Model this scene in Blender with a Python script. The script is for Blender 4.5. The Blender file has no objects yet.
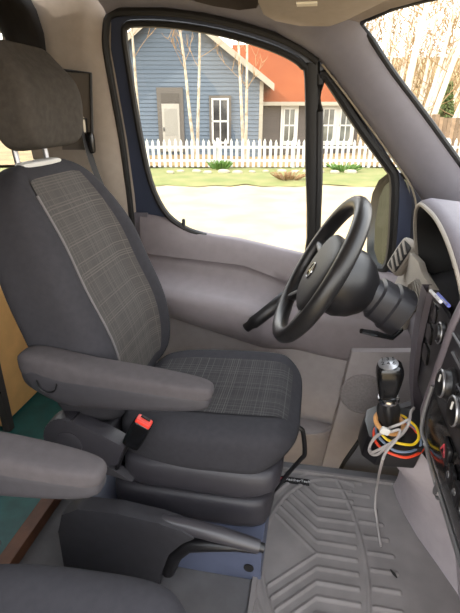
import bpy, bmesh, math, random
from mathutils import Vector, Matrix
random.seed(7)
S = bpy.context.scene
COL = S.collection
PI = math.pi
sin, cos, rad = math.sin, math.cos, math.radians

# ------------------------------------------------------------------ camera
TH, PH, H, FPX = rad(23), rad(10.5), 1.2, 460.0
camd = bpy.data.cameras.new('camera')
cam = bpy.data.objects.new('camera', camd)
COL.objects.link(cam)
camd.sensor_fit = 'VERTICAL'
camd.sensor_height = 24.0
camd.lens = 24.0 * FPX / 613
camd.clip_start = 0.02
cam.location = (0, 0, H)
cam.rotation_euler = (PI/2 - TH, 0, PH)
S.camera = cam
RR = Vector((cos(PH), sin(PH), 0))
UU = Vector((-sin(PH)*sin(TH), cos(PH)*sin(TH), cos(TH)))
DD = Vector((-sin(PH)*cos(TH), cos(PH)*cos(TH), -sin(TH)))
C0 = Vector((0, 0, H))

def on(u, v, n, d):
    """survey: where the line of sight through a photo point meets the real plane n.p = d"""
    g = RR*((u-230)/FPX) + UU*((306.5-v)/FPX) + DD
    n = Vector(n)
    t = (d - n.dot(C0)) / n.dot(g)
    return C0 + g*t
def oy(u, v, y): return on(u, v, (0, 1, 0), y)
def ox(u, v, x): return on(u, v, (1, 0, 0), x)
def oz(u, v, z): return on(u, v, (0, 0, 1), z)
TUM = 0.13
def og(u, v, off=0.0):            # plane of the driver's window (leans inward at the top)
    return on(u, v, (0, 1, TUM), 1.80 + TUM*0.70 - off)

# ------------------------------------------------------------------ materials
def lin(c):
    return tuple(((x/255)/12.92 if x/255 <= .04045 else ((x/255+.055)/1.055)**2.4) for x in c) + (1,)
MATS = {}
def mat(name, c, rough=.6, var=.0, vscale=20, bump=0, bscale=300, metal=0, spec=.5, c2=None, coat=0):
    if name in MATS: return MATS[name]
    m = bpy.data.materials.new(name); m.use_nodes = True
    nt = m.node_tree; b = nt.nodes['Principled BSDF']
    b.inputs['Roughness'].default_value = rough
    b.inputs['Metallic'].default_value = metal
    b.inputs['Specular IOR Level'].default_value = spec
    if coat: b.inputs['Coat Weight'].default_value = coat
    col = lin(c)
    tc = nt.nodes.new('ShaderNodeTexCoord')
    if var or c2:
        no = nt.nodes.new('ShaderNodeTexNoise'); no.inputs['Scale'].default_value = vscale
        no.inputs['Detail'].default_value = 4
        nt.links.new(tc.outputs['Object'], no.inputs['Vector'])
        mx = nt.nodes.new('ShaderNodeMix'); mx.data_type = 'RGBA'
        e = lin(c2) if c2 else tuple(min(1, x*(1+var)) for x in col[:3]) + (1,)
        s = col if c2 else tuple(x*(1-var) for x in col[:3]) + (1,)
        mx.inputs[6].default_value = s; mx.inputs[7].default_value = e
        mr = nt.nodes.new('ShaderNodeMapRange'); mr.inputs[1].default_value = .35; mr.inputs[2].default_value = .65
        nt.links.new(no.outputs['Fac'], mr.inputs[0])
        nt.links.new(mr.outputs[0], mx.inputs[0]); nt.links.new(mx.outputs[2], b.inputs['Base Color'])
    else:
        b.inputs['Base Color'].default_value = col
    if bump:
        n2 = nt.nodes.new('ShaderNodeTexNoise'); n2.inputs['Scale'].default_value = bscale
        nt.links.new(tc.outputs['Object'], n2.inputs['Vector'])
        bp = nt.nodes.new('ShaderNodeBump'); bp.inputs['Strength'].default_value = bump; bp.inputs['Distance'].default_value = .002
        nt.links.new(n2.outputs['Fac'], bp.inputs['Height']); nt.links.new(bp.outputs[0], b.inputs['Normal'])
    MATS[name] = m
    return m

def plaid_mat(name, base, line, ax1, ax2, s1=95, s2=95):
    """woven check: fine irregular pale threads both ways over a dark cloth"""
    m = bpy.data.materials.new(name); m.use_nodes = True
    nt = m.node_tree; N = nt.nodes; L = nt.links; b = N['Principled BSDF']
    b.inputs['Roughness'].default_value = .95; b.inputs['Specular IOR Level'].default_value = .2
    tc = N.new('ShaderNodeTexCoord'); sp = N.new('ShaderNodeSeparateXYZ')
    L.new(tc.outputs['Object'], sp.inputs[0])
    def threads(ax, sc, seed):
        mu = N.new('ShaderNodeMath'); mu.operation = 'MULTIPLY_ADD'; mu.inputs[1].default_value = sc; mu.inputs[2].default_value = seed
        L.new(sp.outputs[ax], mu.inputs[0])
        fl = N.new('ShaderNodeMath'); fl.operation = 'FLOOR'; L.new(mu.outputs[0], fl.inputs[0])
        wn = N.new('ShaderNodeTexWhiteNoise'); wn.noise_dimensions = '1D'; L.new(fl.outputs[0], wn.inputs['W'])
        fr = N.new('ShaderNodeMath'); fr.operation = 'FRACT'; L.new(mu.outputs[0], fr.inputs[0])
        lt = N.new('ShaderNodeMath'); lt.operation = 'LESS_THAN'; lt.inputs[1].default_value = .42; L.new(fr.outputs[0], lt.inputs[0])
        po = N.new('ShaderNodeMath'); po.operation = 'POWER'; po.inputs[1].default_value = 1.6; L.new(wn.outputs['Value'], po.inputs[0])
        r = N.new('ShaderNodeMath'); r.operation = 'MULTIPLY'; L.new(lt.outputs[0], r.inputs[0]); L.new(po.outputs[0], r.inputs[1])
        return r
    a, c = threads(ax1, s1, 3.3), threads(ax2, s2, 71.7)
    mxm = N.new('ShaderNodeMath'); mxm.operation = 'MAXIMUM'; L.new(a.outputs[0], mxm.inputs[0]); L.new(c.outputs[0], mxm.inputs[1])
    mx = N.new('ShaderNodeMix'); mx.data_type = 'RGBA'
    mx.inputs[6].default_value = lin(base); mx.inputs[7].default_value = lin(line)
    L.new(mxm.outputs[0], mx.inputs[0]); L.new(mx.outputs[2], b.inputs['Base Color'])
    return m

def glass_mat(name, tint=(1, 1, 1), gl=.06):
    m = bpy.data.materials.new(name); m.use_nodes = True
    nt = m.node_tree; nt.nodes.clear()
    o = nt.nodes.new('ShaderNodeOutputMaterial')
    t = nt.nodes.new('ShaderNodeBsdfTransparent'); t.inputs[0].default_value = tint + (1,)
    g = nt.nodes.new('ShaderNodeBsdfGlossy'); g.inputs['Roughness'].default_value = .02
    mx = nt.nodes.new('ShaderNodeMixShader'); mx.inputs[0].default_value = gl
    nt.links.new(t.outputs[0], mx.inputs[1]); nt.links.new(g.outputs[0], mx.inputs[2]); nt.links.new(mx.outputs[0], o.inputs[0])
    return m

M = dict(
    fab=mat('seat_cloth', (52, 51, 55), .95, .06, 60, .25, 900, spec=.2),
    fab_l=mat('headrest_cloth', (66, 62, 58), .95, .12, 60, .25, 900, spec=.2),
    arm=mat('armrest_cloth', (76, 72, 74), .95, .05, 50, .25, 900, spec=.2),
    armp=mat('armrest_shell_plastic', (56, 54, 58), .6, .06, 60, .15, 500),
    plast=mat('dark_seat_plastic', (48, 46, 51), .5, .06, 50, .2, 600),
    black=mat('black_plastic', (24, 23, 25), .38, .05, 40, .1, 500),
    blackr=mat('black_rubber', (20, 19, 19), .6),
    blackg=mat('gloss_black', (17, 17, 18), .18),
    wheel=mat('wheel_leather', (27, 26, 27), .36, .08, 60, .12, 900),
    lilac=mat('grey_trim_plastic', (166, 158, 162), .6, .04, 30, .18, 700),
    pillar=mat('pillar_trim_plastic', (122, 119, 126), .65, .03, 30, .12, 700),
    bpillar=mat('pillar_cloth_beige', (146, 134, 122), .85, .04, 40, .12, 700),
    head=mat('headliner_cloth', (150, 139, 126), .9, .04, 40, .15, 500),
    door_u=mat('door_upper_plastic', (126, 118, 121), .55, .04, 30, .18, 700),
    door_l=mat('door_lower_plastic', (158, 151, 151), .6, .04, 30, .18, 700),
    beige=mat('dash_beige', (150, 143, 134), .6, .04, 30, .1, 700),
    dash=mat('dash_plastic', (104, 99, 106), .6, .04, 30, .18, 700),
    dashd=mat('dash_dark_panel', (40, 39, 42), .35, .05, 30),
    blue=mat('blue_paint', (54, 60, 78), .4, coat=.15),
    bluebox=mat('blue_seat_box_paint', (78, 84, 104), .45, .08, 12),
    chrome=mat('chrome', (205, 205, 208), .16, metal=1),
    silver=mat('satin_silver', (165, 165, 168), .35, metal=.8),
    whitep=mat('white_plastic', (200, 198, 194), .5),
    red=mat('buckle_red', (226, 62, 48), .4),
    mat=mat('rubber_mat', (124, 119, 118), .75, .12, 9, .2, 500),
    floor=mat('cab_floor_rubber', (92, 90, 92), .85, .1, 15, .2, 400),
    teal=mat('teal_floor', (20, 78, 76), .5, .2, 14),
    wood=mat('light_plywood', (214, 166, 104), .55, .08, 9),
    woodd=mat('brown_wood_strip', (92, 58, 38), .6, .2, 20),
    curtain=mat('black_curtain_cloth', (22, 18, 15), .95, .2, 14),
    belt=mat('belt_webbing', (32, 30, 30), .8),
)
M['plaid_back'] = plaid_mat('check_cloth_back', (72, 69, 68), (92, 88, 84), 'Y', 'Z', 150, 150)
M['plaid_seat'] = plaid_mat('check_cloth_seat', (54, 53, 55), (82, 80, 80), 'Y', 'X', 150, 150)
M['glass'] = glass_mat('window_glass', (.97, .98, .97), .05)

# ------------------------------------------------------------------ mesh helpers
def link(name, bm, m=None, parent=None, smooth=True, loc=None, rotz=0, autos=None):
    bmesh.ops.recalc_face_normals(bm, faces=bm.faces)
    me = bpy.data.meshes.new(name); bm.to_mesh(me); bm.free()
    o = bpy.data.objects.new(name, me); COL.objects.link(o)
    if m: me.materials.append(m if not isinstance(m, str) else M[m])
    if smooth:
        for p in me.polygons: p.use_smooth = True
        me.set_sharp_from_angle(angle=rad(autos or 40))
    if parent: o.parent = parent
    if loc: o.location = loc
    if rotz: o.rotation_euler.z = rotz
    return o
def thing(name, label, cat, loc=(0, 0, 0), rotz=0, group=None):
    o = bpy.data.objects.new(name, None); COL.objects.link(o)
    o.location = loc; o.rotation_euler.z = rotz; o.empty_display_size = .05
    return tag(o, label, cat, group)
def tag(o, label, cat, group=None):
    o['label'] = label; o['category'] = cat
    if group: o['group'] = group
    return o
def struct(o, label=None):
    o['kind'] = 'structure'
    if label: o['label'] = label
    return o
def stuff(o, label, cat):
    o['kind'] = 'stuff'; o['label'] = label; o['category'] = cat
    return o
def shift(bm, v):
    bmesh.ops.translate(bm, verts=bm.verts, vec=-Vector(v)); return bm

def rbox(half, k=6, n=8, deform=None, keep=None, grow=0, bm=None):
    """rounded block: a cube grid pulled onto a p-norm ball, then shaped by deform(x,y,z in -1..1, half)"""
    bm = bm or bmesh.new()
    cache = {}
    def vert(p):
        key = tuple(round(x*1000) for x in p)
        if key not in cache:
            q = (abs(p[0])**k + abs(p[1])**k + abs(p[2])**k)**(1/k)
            v = [c/q for c in p]
            if grow: v = [c*(1+grow/h) for c, h in zip(v, half)]
            w = Vector((v[0]*half[0], v[1]*half[1], v[2]*half[2]))
            if deform: w = Vector(deform(v, w))
            cache[key] = bm.verts.new(w)
        return cache[key]
    for ax in range(3):
        for sg in (-1, 1):
            for i in range(n):
                for j in range(n):
                    qs = []
                    for di, dj in ((0, 0), (1, 0), (1, 1), (0, 1)):
                        # denser near the edges, so the rounding stays smooth
                        a, b = (-1+2*(i+di)/n), (-1+2*(j+dj)/n)
                        a, b = sin(a*PI/2), sin(b*PI/2)
                        p = [0, 0, 0]; p[ax] = sg; p[(ax+1) % 3] = a; p[(ax+2) % 3] = b
                        qs.append(tuple(p))
                    c = [sum(q[t] for q in qs)/4 for t in range(3)]
                    if keep and not keep(c): continue
                    try: bm.faces.new([vert(q) for q in qs])
                    except ValueError: pass
    return bm
def place(bm, loc=(0, 0, 0), rot=None):
    if rot: bmesh.ops.rotate(bm, verts=bm.verts, cent=(0, 0, 0), matrix=rot)
    bmesh.ops.translate(bm, verts=bm.verts, vec=loc)
    return bm
def box(c, half, bev=.004, bm=None, rot=None):
    b = bmesh.new()
    bmesh.ops.create_cube(b, size=2)
    for v in b.verts: v.co = Vector((v.co.x*half[0], v.co.y*half[1], v.co.z*half[2]))
    if bev: bmesh.ops.bevel(b, geom=b.edges[:], offset=bev, segments=2, affect='EDGES', profile=.7)
    place(b, c, rot)
    if bm is None: return b
    return merge(bm, b)
def merge(a, b):
    me = bpy.data.meshes.new('tmp'); b.to_mesh(me); b.free(); a.from_mesh(me); bpy.data.meshes.remove(me)
    return a
def tube(path, r, n=10, closed=False, bm=None, caps=True, flat=None):
    """round bar along a path; r a number or one per point; flat=(a,b) scales the section"""
    bm = bm or bmesh.new()
    P = [Vector(p) for p in path]; m = len(P)
    rs = r if isinstance(r, (list, tuple)) else [r]*m
    rings = []; up = None
    for i in range(m):
        a = P[i-1] if (i or closed) else P[i]; b = P[(i+1) % m] if (i < m-1 or closed) else P[i]
        t = (b-a).normalized()
        if up is None:
            up = Vector((0, 0, 1)) if abs(t.z) < .9 else Vector((1, 0, 0))
        sd = t.cross(up).normalized(); up = sd.cross(t).normalized()
        fx, fy = flat or (1, 1)
        rings.append([bm.verts.new(P[i] + sd*(cos(2*PI*j/n)*rs[i]*fx) + up*(sin(2*PI*j/n)*rs[i]*fy)) for j in range(n)])
    for i in range(m if closed else m-1):
        A, B = rings[i], rings[(i+1) % m]
        for j in range(n): bm.faces.new((A[j], A[(j+1) % n], B[(j+1) % n], B[j]))
    if caps and not closed:
        bm.faces.new(rings[0][::-1]); bm.faces.new(rings[-1])
    return bm
def smooth_path(pts, k=6, closed=False):
    P = [Vector(p) for p in pts]; m = len(P); out = []
    g = lambda i: P[i % m] if closed else P[max(0, min(m-1, i))]
    for i in range(m if closed else m-1):
        a, b, c, d = g(i-1), g(i), g(i+1), g(i+2)
        for s in range(k):
            t = s/k
            out.append(.5*((2*b) + (c-a)*t + (2*a-5*b+4*c-d)*t*t + (3*b-a-3*c+d)*t**3))
    if not closed: out.append(P[-1])
    return out
def loft(rows, bm=None, closed_row=False, cap=False):
    bm = bm or bmesh.new()
    V = [[bm.verts.new(p) for p in r] for r in rows]
    for a, b in zip(V, V[1:]):
        n = len(a)
        for j in range(n if closed_row else n-1):
            bm.faces.new((a[j], a[(j+1) % n], b[(j+1) % n], b[j]))
    if cap: bm.faces.new(V[0][::-1]); bm.faces.new(V[-1])
    return bm
def thicken(o, t, off=1):
    md = o.modifiers.new('solid', 'SOLIDIFY'); md.thickness = t; md.offset = off
    return o
def prism(poly, vec, bm=None, bev=0):
    b = bmesh.new(); vec = Vector(vec)
    A = [b.verts.new(p) for p in poly]; B = [b.verts.new(Vector(p)+vec) for p in poly]
    n = len(A)
    b.faces.new(A[::-1]); b.faces.new(B)
    for i in range(n): b.faces.new((A[i], A[(i+1) % n], B[(i+1) % n], B[i]))
    if bev:
        bmesh.ops.recalc_face_normals(b, faces=b.faces)
        bmesh.ops.bevel(b, geom=b.edges[:], offset=bev, segments=2, affect='EDGES', profile=.7)
    return merge(bm, b) if bm else b
def frame_of(axis, xdir=None):
    z = Vector(axis).normalized()
    x = Vector(xdir) if xdir else (Vector((0, 0, 1)) if abs(z.z) < .9 else Vector((1, 0, 0)))
    y = z.cross(x).normalized(); x = y.cross(z)
    return Matrix((x, y, z)).transposed()
def lathe(prof, c, axis, n=24, bm=None):
    """prof = list of (radius, distance along axis)"""
    bm = bm or bmesh.new(); F = frame_of(axis); c = Vector(c)
    rows = []
    for r, h in prof:
        rows.append([bm.verts.new(c + F @ Vector((cos(2*PI*j/n)*max(r, 1e-4), sin(2*PI*j/n)*max(r, 1e-4), h))) for j in range(n)])
    for a, b in zip(rows, rows[1:]):
        for j in range(n): bm.faces.new((a[j], a[(j+1) % n], b[(j+1) % n], b[j]))
    bm.faces.new(rows[0][::-1]); bm.faces.new(rows[-1])
    return bm
def ss(a, b, x):
    t = max(0, min(1, (x-a)/(b-a))); return t*t*(3-2*t)
def text_mesh(name, body, size, mtx, m, parent, extr=.0004):
    cu = bpy.data.curves.new(name, 'FONT'); cu.body = body; cu.size = size; cu.extrude = extr
    cu.align_x = 'CENTER'; cu.align_y = 'CENTER'; cu.resolution_u = 2
    t = bpy.data.objects.new(name+'_src', cu); COL.objects.link(t)
    dg = bpy.context.evaluated_depsgraph_get()
    me = bpy.data.meshes.new_from_object(t.evaluated_get(dg))
    bpy.data.objects.remove(t)
    me.transform(mtx); me.materials.clear(); me.materials.append(M[m] if isinstance(m, str) else m)
    o = bpy.data.objects.new(name, me); COL.objects.link(o); o.parent = parent
    return o
def interp(pts, x):
    if x <= pts[0][0]: return pts[0][1]
    for (a, b), (c, d) in zip(pts, pts[1:]):
        if x <= c: return b + (d-b)*(x-a)/(c-a)
    return pts[-1][1]

#@@SETTING
# ================================================================== THE VAN'S SHELL
# cab floor, step well by the driver's door, living floor behind
bm = box((-.05, .66, -.04), (.75, .66, .04), 0)
struct(link('floor', bm, 'floor', smooth=False), 'grey rubber cab floor')
bm = box((-2.2, .9, -.06), (1.39, .86, .04), 0)
struct(link('floor_living', bm, 'teal', smooth=False), 'teal painted floor of the living area behind the seats')
bm = box((0, 1.55, -.36), (.85, .24, .03), 0)
struct(link('trim_1', bm, 'floor', smooth=False), "step well inside the driver's door")
# roof and closed rear of the van
bm = loft([[(x, y, z) for (y, z) in ((-.02, 1.52), (.2, 1.56), (.95, 1.58), (1.45, 1.55), (1.56, 1.525))] for x in (-3.6, -.9, -.3, -.02)])
# front edge of the headliner arcs ahead in the middle of the windscreen
bm.verts.ensure_lookup_table()
for v in bm.verts:
    if v.co.x > -.1: v.co.x = .12 + .16*(1-((v.co.y-.85)/.85)**2); v.co.z -= .05
o = struct(link('ceiling', bm, 'head')); thicken(o, .05, 1)
bm = box((-3.62, .9, .75), (.03, .95, .85), 0)
struct(link('wall_back', bm, 'bpillar', smooth=False))
bm = box((-2.3, -.03, .7), (1.35, .03, .86), 0)
struct(link('wall_right', bm, 'bpillar', smooth=False))
# left side of the living area: a window opening behind the driver's seat
bm = box((-2.75, 1.78, .75), (.9, .03, .85), 0)
box((-1.45, 1.78, .35), (.42, .03, .45), 0, bm)
box((-1.45, 1.78, 1.53), (.42, .03, .06), 0, bm)
box((-.86, 1.80, .2), (.19, .03, .62), 0, bm)
struct(link('wall_left', bm, 'dash', smooth=False), 'dark side wall behind the driver')
w2 = struct(link('window_2', box((-1.44, 1.78, 1.13), (.43, .004, .345), 0), 'glass', smooth=False), "side window behind the driver's seat")

# ---- driver's door
door = bpy.data.objects.new('door_1', None); COL.objects.link(door); door.location = (-.2, 1.74, -.3)
struct(door, "driver's door with quarter window")
DL = Vector(door.location)
def dpart(name, bm, m, **k): return link(name, shift(bm, DL), m, door, **k)
opening = [(124, 34), (127, 26), (135, 23.5), (165, 24), (200, 28.5), (235, 36), (270, 47), (292, 57), (303, 66), (308, 78), (308.5, 160), (307, 257),
           (270, 250), (225, 241), (196, 233), (178, 224), (163, 209), (150, 180), (139, 130), (129, 70)]
quarter = [(319, 84), (321, 77), (326, 76), (334, 87), (362, 130), (388, 166), (394, 178), (394, 205), (391, 250), (386, 267), (376, 270), (345, 264.5), (318, 260), (318, 180)]
gl = bmesh.new(); gl.faces.new([gl.verts.new(og(*p)) for p in opening]); 
dpart('window_pane', gl, 'glass', smooth=False)
gl = bmesh.new(); gl.faces.new([gl.verts.new(og(*p)) for p in quarter])
dpart('quarter_pane', gl, 'glass', smooth=False)
op3 = smooth_path([og(*p, .012) for p in opening], 3, True)
q3 = smooth_path([og(*p, .012) for p in quarter], 3, True)
dpart('window_seal', tube(op3, .0125, 8, True), 'blackr')
dpart('quarter_seal', tube(q3, .017, 8, True), 'blackr')
# painted frame around the glass, and the dividing post
outer = [(108, 30), (111, 18), (122, 14.5), (165, 14.5), (203, 19), (239, 27), (275, 38), (300, 49), (314, 58), (324, 61), (333, 69), (346, 90), (385, 150), (406, 183), (412, 200), (408, 275), (345, 285),
         (270, 262), (210, 252), (150, 240), (134, 232), (131, 195), (124, 140), (114, 85), (108, 48)]
inner = [(124, 34), (127, 26), (135, 23.5), (165, 24), (200, 28.5), (235, 36), (270, 47), (292, 57), (306, 66), (316, 74), (327, 76), (338, 92), (375, 148), (394, 178), (395, 205), (388, 268), (345, 266),
         (270, 251), (225, 242), (190, 232), (163, 209), (152, 185), (142, 140), (131, 80), (126, 48)]
bm = loft([[og(*p, .0) for p in outer + outer[:1]], [og(*p, .004) for p in inner + inner[:1]], [og(*p, -.03) for p in inner + inner[:1]]])
dpart('window_frame', bm, 'blue', autos=30)
bm = tube([og(313, 62, .012), og(313, 160, .012), og(312, 262, .012)], .021, 8, flat=(.85, 1.08))
dpart('window_post', bm, 'blackr')

sill = [(-.72, .80), (-.62, .79), (-.56, .775), (-.5, .74), (-.4, .722), (-.29, .710), (-.02, .658), (.1, .635), (.3, .60), (.5, .57)]
divi = [(-.72, .43), (-.58, .405), (-.19, .30), (.1, .25), (.5, .20)]
rows = []
for i in range(41):
    x = -.70 + 1.16*i/40
    zs, zd = interp(sill, x), interp(divi, x)
    b = 1 - .9*ss(-.17, -.02, x)                     # armrest bulge dies away at the front
    zt = interp([(-.72, .655), (-.27, .625), (-.1, .57), (.5, .5)], x)
    zb = interp([(-.72, .56), (-.25, .50), (-.08, .45), (.5, .40)], x)
    e = ss(-.72, -.6, x)
    rows.append([(x, 1.81, zs+.012), (x, 1.79, zs+.022), (x, 1.772, zs+.012), (x, 1.758, zs-.02), (x, 1.752, zt+.03), (x, 1.748, zt+.004), (x, 1.752+.012*b, zt-.008),
                 (x, 1.755+.008*b, zt-.03), (x, 1.748-.03*b, zb+.03), (x, 1.742-.085*b, zb+.008), (x, 1.738-.112*b, zb-.008), (x, 1.736-.122*b, zb-.03), (x, 1.736-.115*b, (zb*.5+zd*.5)), (x, 1.738-.095*b, zd+.025), (x, 1.742-.06*b, zd+.004), (x, 1.75, zd-.006)])
dpart('upper_panel', loft(rows), 'door_u', autos=60)
rows = []
for i in range(41):
    x = -.70 + 1.16*i/40
    zd = interp(divi, x)
    rows.append([(x, 1.752, zd+.01), (x, 1.748, .1), (x, 1.745, -.1), (x, 1.742, -.34)])
dpart('lower_panel', loft(rows), 'door_l')
# pocket with an open lip, and the raised front panel that carries the speaker
rows = []
for i in range(13):
    t = i/12; x = -.34 + .49*t
    bl = .095*(1-abs(2*t-1)**4)
    zt = -.035 - .05*t
    rows.append([(x, 1.743, zt-.004), (x, 1.738-bl*.8, zt), (x, 1.735-bl, zt-.012), (x, 1.735-bl, zt-.04), (x, 1.74-bl*.8, -.28), (x, 1.744, -.34)])
pk = dpart('door_pocket', loft(rows), 'door_l', autos=50)
link('pocket_lip', shift(tube([q[2] for q in rows], .006, 8), DL), 'door_l', pk)
sp = [(353, 352), (352, 352), (346, 375), (338, 410), (329, 440), (322, 466), (322, 486), (420, 486), (420, 352)]
bm = prism([oy(u, v, 1.69) for u, v in sp[1:]], (0, .055, 0), bev=.008)
dpart('speaker_panel', bm, 'door_l')
sc = oy(363, 394, 1.688)
bm = lathe([(.094, .0), (.094, .005), (.088, .008), (.085, .004), (.04, .005), (.001, .006)], sc, (0, -1, 0), 32)
g = dpart('speaker_grille', bm, mat('speaker_mesh', (138, 131, 131), .7, .1, 120, .8, 260))
# grab handle, lock pin
bm = tube(smooth_path([oy(246, 328, 1.60), oy(257, 320, 1.59), oy(271, 309, 1.60), oy(284, 298, 1.63), oy(290, 292, 1.66)], 4), [.016]*3+[.021]*10+[.018]*4, 10, flat=(.8, 1.2))
dpart('grab_handle', bm, 'black')
c = oy(184, 231, 1.775)
dpart('lock_pin', tube([c+Vector((0, 0, -.01)), c+Vector((0, 0, .045)), c+Vector((0, 0, .05))], [.006, .0075, .004], 8), 'blackr')
# door latch side seal
ap = [(318, 61), (300, 48), (275, 36), (239, 25), (203, 17), (165, 12), (122, 12), (109, 17), (106, 30), (106, 48), (112, 85), (122, 140), (129, 195), (133, 235), (137, 300), (140, 380)]
dpart('aperture_seal', tube(smooth_path([og(*p, .03) for p in ap], 3), .0125, 8), 'blackr')

# ---- pillar trims and roof rail
apl = [(133, 235), (129, 195), (121, 140), (111, 85), (104, 48), (104, 30), (107, 16), (120, 10), (165, 10), (203, 15), (239, 23), (275, 34), (300, 46), (320, 60), (346, 93), (381, 141), (414, 188), (440, 225)]
# B pillar: strip behind the seal
rows = [[], [], [], []]
for p in [(137, 330), (133, 235), (129, 195), (121, 140), (111, 85), (104, 48), (104, 20), (106, 4), (108, -20)]:
    a = og(*p, .03)
    rows[0].append(a + Vector((.012, .03, 0)))
    rows[1].append(a + Vector((-.012, -.02, 0)))
    rows[2].append(a + Vector((-.07, -.05, 0)))
    rows[3].append(a + Vector((-.36, -.03, 0)))
struct(link('trim_2', loft(rows), 'bpillar', autos=70), "beige pillar trim behind the driver's door")
# roof rail over the door running into the windscreen pillar
rows = []
edge = [((108, 17), None, None), ((120, 10), None, None), ((165, 10), None, None), ((203, 15), None, None), ((239, 23), None, None), ((275, 34), None, None)]
for p, _, _ in edge:
    a = og(*p, .03)
    rows.append([a + Vector((0, .03, .01)), a + Vector((0, -.012, .006)), a + Vector((0, -.03, .02)), a + Vector((0, -.07, .035)), a + Vector((0, -.12, .048)), Vector((a.x, 1.5, 1.545))])
# pillar stations: left edge, right edge (windscreen)
for p, q, yq in [((300, 46), (318, 14), 1.56), ((320, 60), (345, 19), 1.57), ((333, 75), (358, 22), 1.575), ((346, 93), (372, 40), 1.59), ((366, 120), (393, 72), 1.60), ((390, 153), (424, 113), 1.61), ((414, 188), (461, 164), 1.615), ((450, 240), (520, 245), 1.62)]:
    a = og(*p, .03); b = oy(*q, yq)
    m1 = a.lerp(b, .25) + Vector((-.012, -.03, .0)); m2 = a.lerp(b, .6) + Vector((-.014, -.03, .0)); m3 = a.lerp(b, .9)+Vector((0, -.012, 0))
    rows.append([a + Vector((0, .03, 0)), a + Vector((0, -.006, 0)), m1, m2, m3, b])
struct(link('trim_3', loft(rows), 'pillar', autos=60), 'grey windscreen pillar and rail above the door')
bright = [og(*p, .036) for p in [(322, 64), (346, 95), (366, 122), (390, 155), (412, 188), (417, 215)]]
struct(link('trim_4', tube(smooth_path(bright, 3), .0035, 6), mat('pale_edge', (150, 140, 122), .4)), 'pale edge strip along the windscreen pillar')

# ---- windscreen
left = [oy(*q, y) for q, y in [((362, 27), 1.60), ((372, 40), 1.59), ((393, 72), 1.60), ((424, 113), 1.61), ((461, 164), 1.615), ((520, 245), 1.62)]]
hdr = [oy(362, 27, 1.6), oy(364, 20, 1.585), oy(374, 16, 1.555), oy(395, 7, 1.50), oy(425, -1, 1.42), oy(450, -9, 1.36)]
hx, hz = hdr[-1].x, hdr[-1].z
hdr += [Vector((hx+.05, 1.1, hz+.015)), Vector((hx+.06, .85, hz+.02)), Vector((hx+.03, .4, hz+.01)), Vector((hx-.1, .1, hz-.03))]
bm = bmesh.new()
rows = []
for i in range(len(left)):
    a = left[i]; t = i/(len(left)-1)
    row = [a]
    for j, yy in enumerate((1.35, 1.1, .85, .4, .1)):
        bow = .12*(1-((yy-.85)/.8)**2)
        top = Vector((.25+bow*.5, yy, hz+.01)); bot = Vector((left[-1].x+bow, yy, left[-1].z))
        row.append(top.lerp(bot, t))
    rows.append(row)
o = struct(link('window_1', loft(rows, bm), 'glass'), 'windscreen')
seal = smooth_path(left[::-1] + hdr[1:], 4)
struct(link('trim_5', tube(seal, .009, 8), 'blackr'), 'black windscreen seal')
# headliner cowl behind the windscreen header
rows = []
for i, h in enumerate([hdr[0] + Vector((-.02, .03, 0))] + hdr):
    t = i/8
    rows.append([h + Vector((.01, 0.02, .012)), h + Vector((0, 0, -.006)), h + Vector((-.05, -.0, .008)), h + Vector((-.14, 0, .03)), Vector((h.x-.27, h.y-.0, 1.54))])
struct(link('trim_6', loft(rows), 'head'), 'headliner edge above the windscreen')

# kick panel in front of the driver's door
kp = [(340, 476), (346, 462), (360, 442), (378, 422), (395, 410), (430, 400), (470, 420), (470, 500), (345, 500)]
bm = prism([oy(u, v, 1.42) for u, v in kp], (0, .03, 0), bev=.006)
struct(link('trim_7', bm, mat('kick_panel_plastic', (84, 82, 84), .7, .05, 30, .15, 600)), 'grey kick panel beside the footwell')
bm = tube([oy(u, v, 1.415) for u, v in [(338, 474), (345, 461), (359, 441), (377, 421), (395, 409)]], .008, 8)
struct(link('trim_8', bm, 'blackr'), 'black sill seal at the footwell')
struct(link('trim_9', box((.06, 1.335, -.02), (.5, .02, .03), .006), mat('sill_plate', (92, 90, 92), .5, .05, 30)), 'sill plate at the edge of the cab floor')
struct(link('wall_front', box((.72, .85, .2), (.03, .82, .5), 0), 'floor', smooth=False), 'bulkhead ahead of the footwell')

bm = prism([oy(u, v, 1.80) for u, v in ((404, 150), (430, 170), (520, 240), (520, 420), (400, 420), (402, 280), (409, 240), (411, 200))], (0, .03, 0))
struct(link('wall_side', bm, mat('dark_body_paint', (26, 28, 36), .5), smooth=False), 'blue outer body side ahead of the door')
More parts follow.
